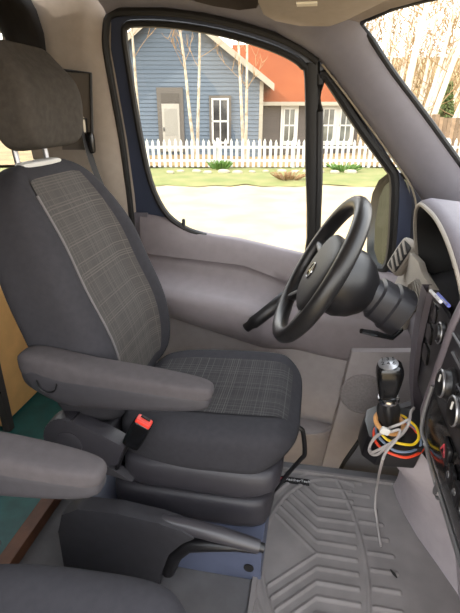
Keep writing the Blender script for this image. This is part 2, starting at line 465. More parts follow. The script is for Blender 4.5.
#@@SEATS
# ================================================================== SEATS
def seat(loc, side, label):
    """side -1: the armrest is on the seat's right (towards the gangway)"""
    t = thing('bucket_seat', label, 'seat', loc)
    def P(name, bm, m, par=None, **k):
        if side > 0:
            bmesh.ops.scale(bm, vec=(1, -1, 1), verts=bm.verts)
        return link(name, bm, m, par or t, **k)
    # cushion
    def dc(v, w):
        x, y, z = v
        up = max(0, z)
        w.z += up*(.010*ss(.45, .85, abs(y)) - .010*(1-abs(y)) ) + .012*x - .03*up*ss(.72, 1, x)
        w.x += -.045*ss(.2, -1, z)*ss(.4, 1, x) - .012*max(0, x)
        w.y *= .93 + .07*ss(-1, 0, x) - .05*ss(.6, 1, x)
        return (w.x, w.y, w.z + .365)
    cu = P('cushion', rbox((.262, .245, .075), 5, 28, dc), 'fab', autos=80)
    P('cushion_insert', rbox((.262, .245, .075), 5, 28, dc, lambda c: c[2] > .99 and abs(c[1]) < (.66 if side < 0 else .42) and -.9 < c[0] < .98, .003), 'plaid_seat', cu, autos=80)
    # backrest, leaning back
    R = rad(16.5); ax = Vector((-sin(R), 0, cos(R))); fw = Vector((cos(R), 0, sin(R)))
    B0 = Vector((-.408, 0, .724))
    def db(v, w):
        x, y, z = v
        f = max(0, x)
        d = w.x + f*(.055*ss(.42, .85, abs(y))*(1-.45*ss(.3, 1, z)) + .02*math.exp(-((z+.35)/.35)**2)) - .025*ss(.2, 1, z)*f
        d += max(0, -x)*.032
        d -= .02*ss(.55, 1, abs(y))*max(0, -x)
        yy = w.y*(1.06 - .14*ss(.1, 1, z) - .03*ss(-.6, -1, z))
        s = w.z - .03*ss(.4, 1, abs(y))*max(0, z)
        return B0 + ax*s + fw*d + Vector((0, yy, 0))
    bk = P('backrest', rbox((.082, .247, .362), 5, 28, db), 'fab', autos=80)
    P('backrest_insert', rbox((.082, .247, .362), 5, 28, db, lambda c: c[0] > .99 and abs(c[1]) < .60 and -.93 < c[2] < .999, .0035), 'plaid_back', bk, autos=80)
    for sy in (-1,):                      # seam piping beside the insert
        pts = []
        for i in range(14):
            z = -.85 + 1.7*i/13
            q = (1 + abs(.64)**5 + abs(z)**5)**.2
            v = [1/q, .64*sy/q, z/q]
            pts.append(db(v, Vector((v[0]*.082, v[1]*.247, v[2]*.362))) + fw*.002)
        P('piping', tube(pts, .0035, 6), mat('grey_piping', (112, 108, 108), .8), bk)
    # rear edge piping on the near side
    pts = []
    for i in range(12):
        z = -.8 + 1.6*i/11
        q = (1 + 1 + abs(z)**5)**.2
        v = [-1/q, -.98/q, z/q]
        pts.append(db(v, Vector((v[0]*.082, v[1]*.247, v[2]*.362))) + Vector((0, -.004, 0)))
    P('piping', tube(pts, .0035, 6), MATS['grey_piping'], bk)
    # headrest
    H0 = Vector((-.476, 0, 1.231)); R2 = rad(8); a2 = Vector((-sin(R2), 0, cos(R2))); f2 = Vector((cos(R2), 0, sin(R2)))
    def dh(v, w):
        x, y, z = v
        d = w.x*(1 - .25*ss(0, -1, z)) - .055*ss(.1, 1, z)*max(0, x) + .01*max(0, x)*ss(.3, .9, abs(y))
        yy = w.y*(1 - .14*ss(-.2, 1, z) - .08*ss(-.2, -1, z))
        return H0 + a2*w.z + f2*d + Vector((0, yy, 0))
    hr = P('headrest', rbox((.068, .138, .122), 6, 12, dh), 'fab_l', autos=80)
    for sy in (-1, 1):
        P('headrest_post', tube([(-.500, sy*.068, 1.03), (-.51, sy*.068, 1.15)], .0075, 10), 'silver', hr)
    P('post_guide', rbox((.02, .095, .009), 4, 5, lambda v, w: w + Vector((-.486, 0, 1.072))), 'whitep', hr)
    # side covers
    def dt(v, w):
        w.x -= .014; w.z += .282
        w.y *= 1 - .03*ss(0, 1, v[2])
        w.z += -.03*ss(.5, 1, v[0])*ss(0, -1, v[2])*-1
        return w
    P('side_cover', rbox((.226, .25, .050), 8, 10, dt), 'plast', autos=50)
    P('seat_rail_cover', rbox((.235, .245, .055), 8, 10, lambda v, w: (w.x-.045, w.y, w.z+.178)), 'plast', autos=50)
    # seat box
    P('seat_box', box((-.09, -.03, .066), (.265, .265, .066), .01), 'bluebox')
    P('box_hole', lathe([(.014, 0), (.014, .002)], (.14, -.296, .05), (0, -1, 0), 16), 'blackr')
    P('back_hinge_cover', rbox((.075, .21, .10), 6, 6, lambda v, w: w + Vector((-.33, 0, .30))), 'plast')
    # recliner cover on the gangway side
    out = []
    for i in range(22):
        a = PI*.42 + 2*PI*.62*i/21
        out.append((-.345 + .078*cos(a), .392 + .078*sin(a)))
    out += [(-.22, .33), (-.19, .40), (-.25, .43), (-.33, .462)]
    poly = [Vector((x, -.285, z)) for x, z in out]
    P('recliner_cover', prism(poly, (0, .05, 0), bev=.012), 'plast', autos=50)
    P('recliner_cap', lathe([(.036, 0), (.036, .004), (.03, .006)], (-.345, -.284, .392), (0, -1, 0), 24), 'plast')
    # armrest
    def da(top):
        def f(v, w):
            x, y, z = v
            th = 1 - .42*ss(-.6, 1, x)
            zz = (w.z*th + (.022*ss(-.2, -1, x) if top else .0))
            return Vector((-.192 + w.x, -.292 + w.y*(1-.12*ss(.3, 1, x)), .603 + (.008 if top else -.022*th + .03*ss(-.45, -1, x)) + zz - .006*x - (0.018*ss(-.5, 1, x)*0)))
        return f
    ar = P('armrest', rbox((.240, .039, .042), 4.4, 12, da(True)), 'arm', autos=80)
    P('armrest_shell', rbox((.236, .0405, .048), 4.2, 12, da(False)), 'armp', ar, autos=80)
    u = smooth_path([(-.372, -.333, .612), (-.366, -.3335, .590), (-.347, -.334, .582), (-.328, -.3335, .590), (-.322, -.333, .608)], 4)
    P('armrest_loop', tube(u, .002, 6), 'black', ar)
    # front height bar
    P('release_bar', tube(smooth_path([(.20, .03, .30), (.25, .03, .285), (.262, .03, .265), (.272, .03, .19), (.262, .03, .165), (.23, .03, .11), (.185, .03, .026), (.165, .03, .022)], 4), .0075, 8), 'black')
    # buckle on its stalk
    if side < 0:
        bu = Vector((-.160, -.268, .437)); ra = Matrix.Rotation(rad(28), 3, 'Y')
        P('buckle_stalk', tube(smooth_path([(-.235, -.25, .30), (-.215, -.262, .35), (-.185, -.262, .41)], 4), .011, 8, flat=(1, .7)), 'black')
        b2 = P('belt_buckle', place(rbox((.025, .016, .046), 6, 6), bu, ra), 'blackg', autos=60)
        P('buckle_button', place(rbox((.021, .0135, .008), 7, 6), bu + ra @ Vector((0, 0, .044)), ra), 'red', b2, autos=60)
        P('buckle_slot', place(rbox((.013, .003, .004), 7, 4), bu + ra @ Vector((0, .005, .052)), ra), 'blackr', b2)
        P('stalk_trim', prism([Vector(p) for p in ((-.30, -.262, .335), (-.19, -.262, .262), (-.31, -.262, .285))], (0, .03, 0), bev=.004), 'armp')
    return t
seat((-.25, 1.17, 0), -1, "charcoal check cloth driver's seat facing the steering wheel, red belt buckle at its side")
seat((-.385, .295, 0), 1, 'grey cloth passenger seat in the near left corner, mostly its armrest showing')

#@@BRAKE
# ---- parking brake beside the driver's seat
pb = thing('parking_brake', "dark plastic parking brake beside the base of the driver's seat", 'hand brake', (-.45, .82, 0))
PL = Vector(pb.location)
prof = [(-.625, 0), (-.62, .16), (-.60, .225), (-.55, .255), (-.44, .262), (-.33, .25), (-.27, .235), (-.235, .215), (-.27, .19), (-.31, .14), (-.335, .06), (-.345, 0)]
link('housing', shift(prism([Vector((x, .80, z)) for x, z in prof], (0, .05, 0), bev=.012), PL), mat('brake_housing', (50, 49, 53), .55, .08, 40, .15, 500), pb, autos=50)
hb = [(-.33, .825, .235), (-.25, .825, .226), (-.18, .825, .216), (-.1, .825, .20), (-.078, .825, .196)]
link('brake_lever', shift(tube(hb, [.016, .021, .021, .0185, .017], 14), PL), mat('lever_grip', (62, 60, 64), .35), pb)
link('release_button', shift(tube([(-.082, .825, .197), (-.066, .825, .193)], .012, 12), PL), 'black', pb)
arm = [(-.085, .825, .178), (-.14, .825, .18), (-.2, .825, .175), (-.26, .825, .165), (-.30, .825, .12), (-.325, .825, .05)]
link('lever_shank', shift(tube(arm, [.006, .01, .016, .02, .02, .02], 10), PL), 'black', pb)

#@@MAT
# ---- floor mat with ridges
bm = bmesh.new()
X0, X1, Y0, Y1, NX, NY = -.098, .46, .45, 1.318, 190, 240
def ridge(x, y):
    h = 0
    yc, xb = .985, .075
    ex = ((x-.13)/.205)**2 + ((y-yc)/.30)**2          # oval that frames the chevrons
    dy = abs(y-yc)
    def bar(d, w): return ss(w, w*.45, abs(d))
    if ex < 1 and x < .19:
        k = dy - max(0, xb-x)*.95
        if x > xb - .2 and k > -.012:
            p = .044
            f = (k/p + .5) % 1 - .5
            h = max(h, bar(f*p, .0075))
    r = math.sqrt(ex)
    for rr in (1.04, 1.17):
        if x < .2: h = max(h, bar((r-rr)*.21, .006))
    cx = .215 - .09*((y-.93)/.4)**2
    h = max(h, bar(x-cx, .006))
    if cx + .01 < x < cx + .085:
        f = (y/.055) % 1 - .5
        h = max(h, bar(f*.055, .007))
    if x < X0+.012 or y > Y1-.012: h = max(h, 1.8)
    if y > Y1-.06 and x < .03 and y < Y1-.03: h = 0
    return h*.005
V = []
for i in range(NX+1):
    row = []
    for j in range(NY+1):
        x = X0 + (X1-X0)*i/NX; y = Y0 + (Y1-Y0)*j/NY
        row.append(bm.verts.new((x, y, .008 + ridge(x, y))))
    V.append(row)
for i in range(NX):
    for j in range(NY): bm.faces.new((V[i][j], V[i+1][j], V[i+1][j+1], V[i][j+1]))
# turned-down rim
ring = [V[i][0] for i in range(NX+1)] + [V[NX][j] for j in range(1, NY+1)] + [V[i][NY] for i in range(NX-1, -1, -1)] + [V[0][j] for j in range(NY-1, 0, -1)]
low = [bm.verts.new((v.co.x, v.co.y, .0)) for v in ring]
for i in range(len(ring)):
    k = (i+1) % len(ring); bm.faces.new((ring[i], low[i], low[k], ring[k]))
fm = thing('floor_mat', "grey ribbed rubber floor mat in the driver's footwell", 'floor mat', (.1, .9, 0))
FL = Vector(fm.location)
link('mat_body', shift(bm, FL), 'mat', fm, autos=60)
tgc = Vector((-.005, 1.262, .0115))
tg = link('name_tag', shift(box(tgc, (.052, .013, .0025), .001), FL), 'blackg', fm, smooth=False)
text_mesh('tag_text', 'WeatherTech', .0165, Matrix.Translation(tgc + Vector((.008, 0, .0030)) - FL), mat('tag_white', (190, 190, 190), .5), tg)
link('tag_mark', shift(box(tgc + Vector((-.043, 0, .0027)), (.005, .006, .0006), 0), FL), mat('tag_red', (170, 40, 60), .5), tg, smooth=False)
d0 = oz(394, 574, .014)
tag(link('dry_leaf_stalk', shift(tube([d0+Vector((-.008, .012, 0)), d0, d0+Vector((.006, -.012, .002))], [.002, .0045, .002], 6), d0), 'blackr', loc=d0), 'small dark dry stalk lying on the grey floor mat', 'debris')

#@@DASH
# ================================================================== STEERING
WC = Vector((.018, 1.155, .822)); wt = rad(28.5)
WU = Vector((sin(wt), 0, cos(wt))); WN = Vector((-cos(wt), 0, sin(wt)))     # up the wheel; towards the driver
wy = rad(3.5)
WY = Vector((-cos(wt)*sin(wy), cos(wy), sin(wt)*sin(wy))); WN = (WN*cos(wy) + Vector((0, -1, 0))*sin(wy)).normalized(); WY = WU.cross(WN).normalized()*-1
sw = thing('steering_wheel', 'black four-spoke steering wheel with round hub in front of the driver', 'steering wheel', WC)
def W(y, u, n): return WY*y + WU*u + WN*n
RW = .192
link('rim', tube([W(RW*cos(2*PI*i/64), RW*sin(2*PI*i/64), .0) for i in range(64)], .0195, 14, True, flat=(1, 1.1)), 'wheel', sw)
def hubf(v, w):
    x, y, z = v
    return W(w.y*(1-.12*ss(0, -1, z)), w.z - .006, w.x - .012)
link('hub_pad', rbox((.026, .116, .104), 3.0, 10, hubf), mat('hub_pad', (38, 37, 38), .5, .05, 30, .15, 600), sw, autos=80)
link('hub_back', lathe([(.06, .0), (.092, .02), (.094, .055), (.078, .09), (.055, .115)], W(0, .006, -.03), -WN, 28), 'black', sw)
for ang in (8, 172, 232, 308):
    a = rad(ang)
    p0 = W(.06*cos(a), .06*sin(a) - .01, -.025); p1 = W(.13*cos(a), .13*sin(a), -.018); p2 = W(.190*cos(a), .190*sin(a), -.003)
    link('spoke', tube([p0, p1, p2], [.024, .02, .017], 10, flat=(1, .7)), 'wheel', sw)
em = link('emblem', tube([W(.021*cos(2*PI*i/28), .021*sin(2*PI*i/28)-.01, .0165) for i in range(28)], .0022, 6, True), 'chrome', sw)
bm = bmesh.new()
for a in (90, 210, 330):
    a = rad(a)
    prism([W(.020*cos(a), .020*sin(a)-.01, .0155), W(.004*cos(a+1.05), .004*sin(a+1.05)-.01, .0155), W(0, -.01, .0155), W(.004*cos(a-1.05), .004*sin(a-1.05)-.01, .0155)], WN*.002, bm)
link('emblem_star', bm, 'chrome', em, smooth=False)
sc_ = thing('steering_column', 'dark steering column shroud between wheel and dashboard', 'steering column', WC - WN*.12)
WN, WY, WU = Vector((-cos(wt), 0, sin(wt))), Vector((0, 1, 0)), Vector((sin(wt), 0, cos(wt)))
rows = []
for n, (hw, hh) in ((-.10, (.052, .046)), (-.16, (.052, .044)), (-.165, (.060, .052)), (-.20, (.060, .054)), (-.205, (.066, .060)), (-.245, (.066, .062))):
    rows.append([WN*(.12) + W(hw*math.copysign(abs(cos(a))**.7, cos(a)), hh*math.copysign(abs(sin(a))**.7, sin(a)) + .012, n) for a in [2*PI*i/28 for i in range(28)]])
link('shroud', loft(rows, None, True, True), mat('column_plastic', (38, 37, 41), .45, .05, 40, .15, 500), sc_, autos=35)
cl = Vector(sc_.location)
s0, s1, s2 = oy(392, 338, 1.06), oy(376, 334, 1.03), oy(361, 331, 1.01)
link('stalk', shift(tube([s0 + Vector((.03, .05, 0)), s0, s1, s2], [.005, .006, .008, .006], 8), cl), 'blackg', sc_)

# ================================================================== DASHBOARD
dash = thing('dashboard', 'grey and black dashboard with hooded instruments and centre console', 'dashboard', (.5, .9, .6))
DB = Vector(dash.location)
def dp(name, bm, m, par=None, **k): return link(name, shift(bm, DB), m, par or dash, **k)
# body, driver's side, runs across the cab
prof = [(.80, .88), (.60, .79), (.46, .725), (.36, .72), (.325, .71), (.315, .68), (.318, .60), (.335, .52), (.38, .46), (.60, .42), (.80, .42)]
rows = [[(x + (.06 if y > 1.6 else 0), y, z - (.05 if y > 1.6 else 0)) for x, z in prof] for y in (.15, .5, 1.0, 1.3, 1.55, 1.63)]
dp('body', loft(rows, None, False, False), 'dash', autos=50)
# instrument hood
rim = [(.345, 1.50, .70), (.325, 1.515, .80), (.31, 1.505, .87), (.298, 1.465, .925), (.292, 1.40, .955), (.292, 1.32, .960), (.298, 1.22, .952), (.305, 1.12, .925), (.318, 1.045, .875), (.335, 1.015, .815), (.345, 1.01, .775)]
rimS = smooth_path(rim, 4)
def fwd(k, sc, dz):
    c = Vector((0, 1.26, .76))
    out = []
    for p in rimS:
        q = Vector((p.x + k, c.y + (p.y-c.y)*sc, c.z + (p.z-c.z)*sc + dz)); out.append(q)
    return out
hood = dp('instrument_hood', loft([fwd(0, 1, 0), fwd(.004, 1.05, .0), fwd(.03, 1.085, .0), fwd(.12, 1.08, -.008), fwd(.30, 1.05, -.04)]), 'dash', autos=60)
dp('hood_edge', tube(rimS, .006, 8), 'beige', hood)
dp('hood_lining', loft([fwd(0, .99, 0), fwd(.07, .93, 0), fwd(.12, .9, 0)]), 'blackr', hood)
bm = bmesh.new(); bm.faces.new([bm.verts.new(p) for p in fwd(.10, .96, -.0)])
cl_ = dp('instrument_cluster', bm, 'blackg', hood, smooth=False)
nrm = Vector((-1, 0, .12)).normalized()
for yy, r in ((1.36, .055), (1.16, .055), (1.26, .03)):
    c = Vector((.418, yy, .835))
    gq = dp('gauge', lathe([(r, 0), (r, .008), (r*.9, .009), (r*.88, .003), (.001, .003)], c, nrm, 28), 'dashd', cl_)
    dp('gauge_needle', tube([c + nrm*.006, c + nrm*.006 + Vector((0, r*.5, r*.6))], .0015, 5), 'whitep', cl_)
# bottom shelf of the hood
dp('hood_floor', loft([[(.335, 1.005, .782), (.33, 1.2, .772), (.33, 1.4, .735), (.34, 1.5, .70)], [(.46, 1.005, .80), (.46, 1.2, .80), (.46, 1.4, .77), (.46, 1.5, .74)]]), 'dashd')
# end vent
vc = oy(403, 257, 1.57); vax = Vector((-.8, -.45, .25)).normalized()
VF = frame_of(vax, (.35, -.15, .9))
vo = dp('air_vent', place(rbox((.062, .036, .016), 6, 6), vc, VF), 'beige', autos=50)
dp('vent_recess', place(rbox((.052, .027, .006), 7, 5), vc + VF @ Vector((0, 0, .0125)), VF), 'blackr', vo)
for i in range(4):
    dp('vent_slat', place(box((0, 0, 0), (.004, .026, .003), .001, None, Matrix.Rotation(rad(-30), 3, 'Z')), vc + VF @ Vector((-.035 + .0235*i, 0, .0195)), VF), 'beige', vo)
# pale surround and ribbed knee panel beside the column
a = [ox(u, v, .312) for u, v in ((392, 290), (408, 250), (418, 262), (421, 272), (432, 290), (421, 300), (400, 330), (392, 310))]
dp('dash_surround', prism(a, (.02, 0, 0), bev=.004), 'beige')
ps = [ox(u, v, .306) for u, v in ((410, 283), (417, 279), (425, 295), (412, 312), (404, 300))]
kb = dp('ribbed_panel', prism(ps, (.012, 0, 0), bev=.003), mat('rib_panel', (120, 113, 104), .6))
for i in range(6):
    t = i/5
    p0 = ps[0].lerp(ps[4], .1) * (1-t) + ps[1].lerp(ps[2], .0) * t; p1 = ps[4].lerp(ps[3], .1)*(1-t) + ps[2].lerp(ps[3], .1)*t
    dp('rib', tube([p0 + Vector((-.002, 0, 0)), p1 + Vector((-.002, 0, 0))], .0022, 6), 'rib_panel' if 'rib_panel' in M else MATS['rib_panel'], kb)
# purple-grey strip down to the console
st = [(.300, 1.20, .775), (.298, 1.205, .70), (.300, 1.21, .62), (.305, 1.215, .54), (.315, 1.215, .46), (.35, 1.20, .30)]
rows = [[(x+.02, y+.030, z), (x-.006, y+.028, z), (x-.006, y-.036, z), (x+.03, y-.040, z)] for x, y, z in st]
dp('column_trim', loft(rows), mat('purple_grey_trim', (78, 71, 77), .6, .04, 30, .15, 600), autos=50)
# switch panel with slots and a dial
q = [(.309, 1.165, .775), (.309, .99, .775), (.303, .985, .60), (.312, .985, .50), (.315, 1.18, .50), (.306, 1.175, .62)]
sp_ = dp('switch_panel', prism([Vector(p) for p in q], (.012, 0, 0), bev=.004), 'dashd')
for i in range(3):
    zc = .742 - .058*i
    dp('switch_blank', place(rbox((.004, .028, .022), 7, 4), (.3085 - .003*(i > 0), 1.115, zc)), 'blackg', sp_, autos=50)
dc_ = Vector((.303, 1.012, .735))
dl = dp('light_dial', lathe([(.026, 0), (.026, .006), (.022, .008), (.019, .004), (.017, .014), (.001, .015)], dc_, (-1, 0, .05), 24), 'black', sp_)
dp('dial_ring', tube([dc_ + Vector((-.007, .024*cos(2*PI*i/24), .024*sin(2*PI*i/24))) for i in range(24)], .002, 6, True), 'silver', dl)
# centre console: bezel, glossy face, knobs, buttons, cubby
cp = [(.80, .90), (.60, .89), (.42, .875), (.36, .86), (.325, .825), (.313, .77), (.305, .70), (.297, .62), (.290, .55), (.292, .51), (.305, .47), (.33, .41), (.37, .32), (.41, .20), (.44, .08), (.45, 0)]
rows = [[(x, y, z) for x, z in cp] for y in (.40, .60, .80, .965)] 
rows.append([(x+.004, .982, z) for x, z in cp]); rows.append([(x+.02, .990, z) for x, z in cp]); rows.append([(max(x+.02, .62), .990, z) for x, z in cp])
con = dp('centre_console', loft(rows), 'lilac', autos=45)
def cx(z): return interp(sorted([(b, a) for a, b in cp]), z)
def cface(z0, z1, y0, y1, off, n=8):
    rr = []
    for i in range(n+1):
        z = z0 + (z1-z0)*i/n; x = cx(z) - off
        rr.append([(x+off+.004, y1, z), (x, y1-.003, z), (x, y0, z)])
    return loft(rr)
dp('bezel', tube([(x-.001, .972, z) for x, z in cp[3:10]], [.012]*6+[.008], 10), mat('bezel_purple_grey', (104, 96, 102), .5, .04, 30), con)
fp = dp('fascia', cface(.815, .50, .42, .958, .004), 'dashd', con, autos=40)
dp('glossy_strip', cface(.615, .462, .42, .945, .005), 'blackg', con, autos=40)
dp('silver_line', tube(smooth_path([(cx(.63)-.010, .953, .63), (cx(.57)-.010, .953, .57), (cx(.51)-.010, .950, .51), (.297, .940, .475), (.301, .91, .461), (.302, .86, .458), (.302, .78, .458), (.302, .42, .458)], 4), .0045, 6), 'silver', con)
for yy in (.872, .775, .678):
    zc = .685
    c = Vector((cx(zc) - .004, yy, zc))
    k = dp('climate_knob', lathe([(.036, 0), (.036, .006), (.031, .009), (.030, .016), (.027, .024), (.024, .026), (.001, .024)], c, (-1, 0, .08), 28), 'black', con)
    dp('knob_ring', tube([c + Vector((-.022, .027*cos(2*PI*i/28), .027*sin(2*PI*i/28)+.002)) for i in range(28)], .003, 6, True), 'silver', k)
    dp('knob_pointer', tube([c + Vector((-.026, 0, .006)), c + Vector((-.025, 0, .022))], .002, 5), 'whitep', k)
for i in range(5):
    for j in range(2):
        zc = .735 - .022*i
        yy = .818 + .014*j
        dp('button', place(rbox((.004, .005, .008), 6, 4), (cx(zc) - .004, yy, zc)), 'black', con)
for i in range(3):
    dp('radio_trim', tube([(cx(.765-.03*i)-.006, .95 - .03*i, .765-.03*i), (cx(.765-.03*i)-.006, .60, .765-.03*i)], .003, 6), 'silver', con)
# hazard switch: red triangle outline
hz_ = .588; hc = Vector((cx(hz_)-.0125, .785, hz_))
hs = dp('hazard_switch', place(rbox((.005, .026, .020), 7, 5), hc + Vector((.004, 0, 0))), 'black', con)
tri = [hc + Vector((-.002, .014*cos(a), .014*sin(a))) for a in (PI/2, PI/2+2*PI/3, PI/2+4*PI/3)]
dp('hazard_triangle', tube(tri, .0016, 5, True), mat('hazard_red', (190, 70, 80), .5), hs)
for yy in (.728, .684, .64):
    zc = .575; k = dp('console_switch', place(rbox((.005, .018, .019), 7, 4), (cx(zc)-.0095, yy, zc)), 'black', con)
    dp('switch_symbol', tube([(cx(zc)-.0155, yy+.006*cos(2*PI*i/12), zc+.004+.006*sin(2*PI*i/12)) for i in range(12)], .0007, 5, True), 'silver', k)
# cubby with its rim and the lighter socket
rz = [(.475, .935), (.455, .945), (.40, .935), (.33, .90), (.26, .84), (.22, .76), (.20, .60)]
cb = dp('cubby_recess', cface(.458, .345, .42, .968, .004), 'blackg', con)
dp('cubby_rim', tube(smooth_path([(.303, .972, .455), (.320, .974, .41), (.338, .970, .36), (.344, .955, .345), (.346, .90, .342), (.346, .80, .342), (.346, .42, .342)], 4), .0055, 8), 'silver', con)
dp('cubby_sill', tube([(.362, .965, .328), (.362, .80, .328), (.362, .42, .328)], .016, 8), MATS['bezel_purple_grey'], con)
lc = Vector((cx(.418)-.004, .855, .418))
dp('lighter_socket', lathe([(.020, 0), (.020, .006), (.015, .009), (.013, .004), (.012, .016), (.001, .017)], lc, (-1, 0, .4), 20), 'silver', con)
# gear platform on the console's driver side
gp = [(.165, 1.10), (.155, 1.05), (.16, .985), (.19, .952), (.285, .958), (.30, .99), (.36, 1.12), (.2, 1.13)]
dp('gear_platform', prism([Vector((x, y, .385)) for x, y in gp], (.012, 0, .065), bev=.008), 'black', con, autos=40)
# pale lower side of the console, flaring to the floor
Tp = [(.19, 1.12, .40), (.185, 1.05, .40), (.20, .98, .415), (.25, .960, .42), (.30, .985, .42), (.33, .992, .38)]
Bt = [(.33, 1.30, .01), (.335, 1.25, .01), (.35, 1.18, .01), (.375, 1.10, .01), (.41, 1.02, .01), (.46, .9, .01)]
rows = []
for i in range(7):
    t = i/6
    rows.append([tuple(Vector(a).lerp(Vector(b), t) + Vector((.05*sin(PI*t), 0, 0))) for a, b in zip(Tp, Bt)])
dp('console_side', loft(rows), 'lilac', con, autos=60)

# ---- gear lever
G0 = oy(388, 432, 1.0); G1 = oy(389, 362, 1.0)
gear = thing('gear_lever', 'black gear lever with silver-topped knob rising from the console', 'gear lever', G0)
ga = (G1 - G0).normalized(); gh = (G1-G0).length
GF = frame_of(ga, (1, 0, 0))
def gk(v, w):
    x, y, z = v
    wd = 1.04 - .32*ss(.6, -1, z)
    return GF @ Vector((w.x*wd + .004*z, w.y*wd, w.z + gh - .052))
kn = link('knob', rbox((.030, .028, .050), 4.5, 10, gk), 'blackg', gear, autos=80)
td = ga*(gh - .0005); tn = (ga + Vector((-.05, -.2, .0))).normalized()
link('shift_pattern', lathe([(.023, 0), (.023, .003), (.021, .0045)], td - tn*.004 + Vector((-.002, -.004, 0)), tn, 24), 'silver', kn)
TF = frame_of(tn, (1, 0, 0)).to_4x4()
text_mesh('pattern_text', '1 3 5\n2 4 6', .016, Matrix.Translation(td + tn*.0006 + Vector((-.002, -.004, 0))) @ TF @ Matrix.Translation((0, .006, 0)), 'blackr', kn)
link('collar', lathe([(.025, -.006), (.0265, 0), (.025, .006)], ga*(gh-.103), ga, 20), 'chrome', gear)
rows = []
for i in range(9):
    t = i/8; r = .036 - .016*t + .004*sin(t*9)
    rows.append([ga*(-.03 + (gh-.08)*t) + GF @ Vector((r*(1+.13*sin(5*a+t*4))*cos(a), r*(1+.13*sin(5*a+t*4))*sin(a), 0)) for a in [2*PI*j/30 for j in range(30)]])
link('boot', loft(rows, None, True, True), mat('boot_leather', (30, 29, 30), .45), gear, autos=70)
# wooden ring round the boot, cable and wires
rc = oy(389, 420, 1.0) + Vector((0, -.01, 0))
rn = Vector((.15, -.25, 1)).normalized(); RF = frame_of(rn, (1, 0, 0))
tag(link('wooden_ring', tube([RF @ Vector((.034*cos(2*PI*i/32), .034*sin(2*PI*i/32), 0)) for i in range(32)], .0058, 8, True), mat('ring_wood', (206, 150, 92), .5, .1, 60), loc=rc), 'tan wooden ring slipped over the gear lever boot', 'ring')
def wire_loop(name, label, m, cpx, rx, ry, r, tilt, turns=1, seed=1, cat='wire', dz=0):
    rnd = random.Random(seed); c = oy(cpx[0], cpx[1], 1.0) + Vector((0, -.01, dz)); n = Vector(tilt).normalized(); F = frame_of(n, (1, 0, 0))
    pts = []
    for i in range(int(14*turns)):
        a = 2*PI*i/14; k = 1 + rnd.uniform(-.05, .05)
        pts.append(F @ Vector((rx*k*cos(a), ry*k*sin(a), rnd.uniform(-.003, .003) + .004*(i//14))))
    return tag(link(name, tube(smooth_path(pts, 4, turns == 1), r, 6, turns == 1), m, loc=c), label, cat, )
wire_loop('wire', 'orange red wire looped lowest around the gear lever base', mat('wire_red', (226, 72, 42), .45), (397, 441), .060, .052, .0036, (.1, -.3, 1), seed=2, dz=.016)
wire_loop('wire', 'blue grey wire looped just inside the orange red one', mat('wire_blue', (110, 126, 150), .45), (397, 438), .054, .048, .0034, (.1, -.3, 1), seed=3, dz=.019)
wire_loop('wire', 'yellow wire looped around the gear lever base', mat('wire_yellow', (235, 200, 40), .45), (397, 434), .049, .043, .0034, (.1, -.3, 1), seed=4, dz=.022)
CG = mat('cable_grey', (158, 152, 150), .5)
c0 = oy(412, 411, 1.0)
def gc(u, v, y): return oy(u, v, y)
pts = [gc(414, 408, 1.03), gc(411, 412, .98), gc(408, 425, .95), gc(396, 439, .925), gc(380, 449, .925), gc(371, 452, .94), gc(371, 443, .97), gc(384, 431, .945), gc(400, 424, .94), gc(409, 420, .95),
       gc(404, 432, .94), gc(388, 446, .92), gc(376, 455, .93), gc(369, 450, .955), gc(376, 436, .95), gc(390, 432, .93), gc(400, 430, .93), gc(396, 440, .915), gc(386, 452, .905), gc(381, 466, .905), oz(377, 486, .12), oz(375, 505, .05), oz(377, 520, .018), oz(379, 535, .0175), oz(381, 546, .0175)]
P0 = gc(388, 440, .95)
cbl = link('cable', shift(tube(smooth_path(pts, 5), .0034, 7), P0), CG, loc=P0)
tag(cbl, 'pale grey cable coiled round the gear lever, its end trailing onto the mat', 'cable')
tc_ = gc(385, 431, .92)
tag(link('paper_tag', place(rbox((.011, .004, .009), 6, 4), (0, 0, 0), Matrix.Rotation(rad(20), 3, 'Y')), 'whitep', loc=tc_), 'small white tag on the cable in front of the wooden ring', 'tag')
# pens lying on the shelf under the instrument hood
for i, (u0, v0, u1, v1, lab, mm) in enumerate(((430, 290, 441, 302, 'white pen on the dashboard shelf, nearer the wheel', mat('pen_white', (225, 225, 232), .3)), (437, 293, 449, 306, 'blue and white pen on the dashboard shelf, nearer the windscreen', mat('pen_blue', (120, 130, 215), .3)))):
    a, b = oz(u0, v0, .797), oz(u1, v1, .797); c = (a+b)/2
    pn = thing('pen', lab, 'pen', c)
    link('barrel', tube([a-c, a-c+(b-a)*.06, (b-a)*.4, (b-c)], [.002, .0045, .0045, .004], 8), mm, pn)
    link('clip', tube([(b-a)*.1 + Vector((-.004, 0, .003)), (b-a)*.45 + Vector((-.004, 0, .003))], .0014, 6), 'silver', pn)

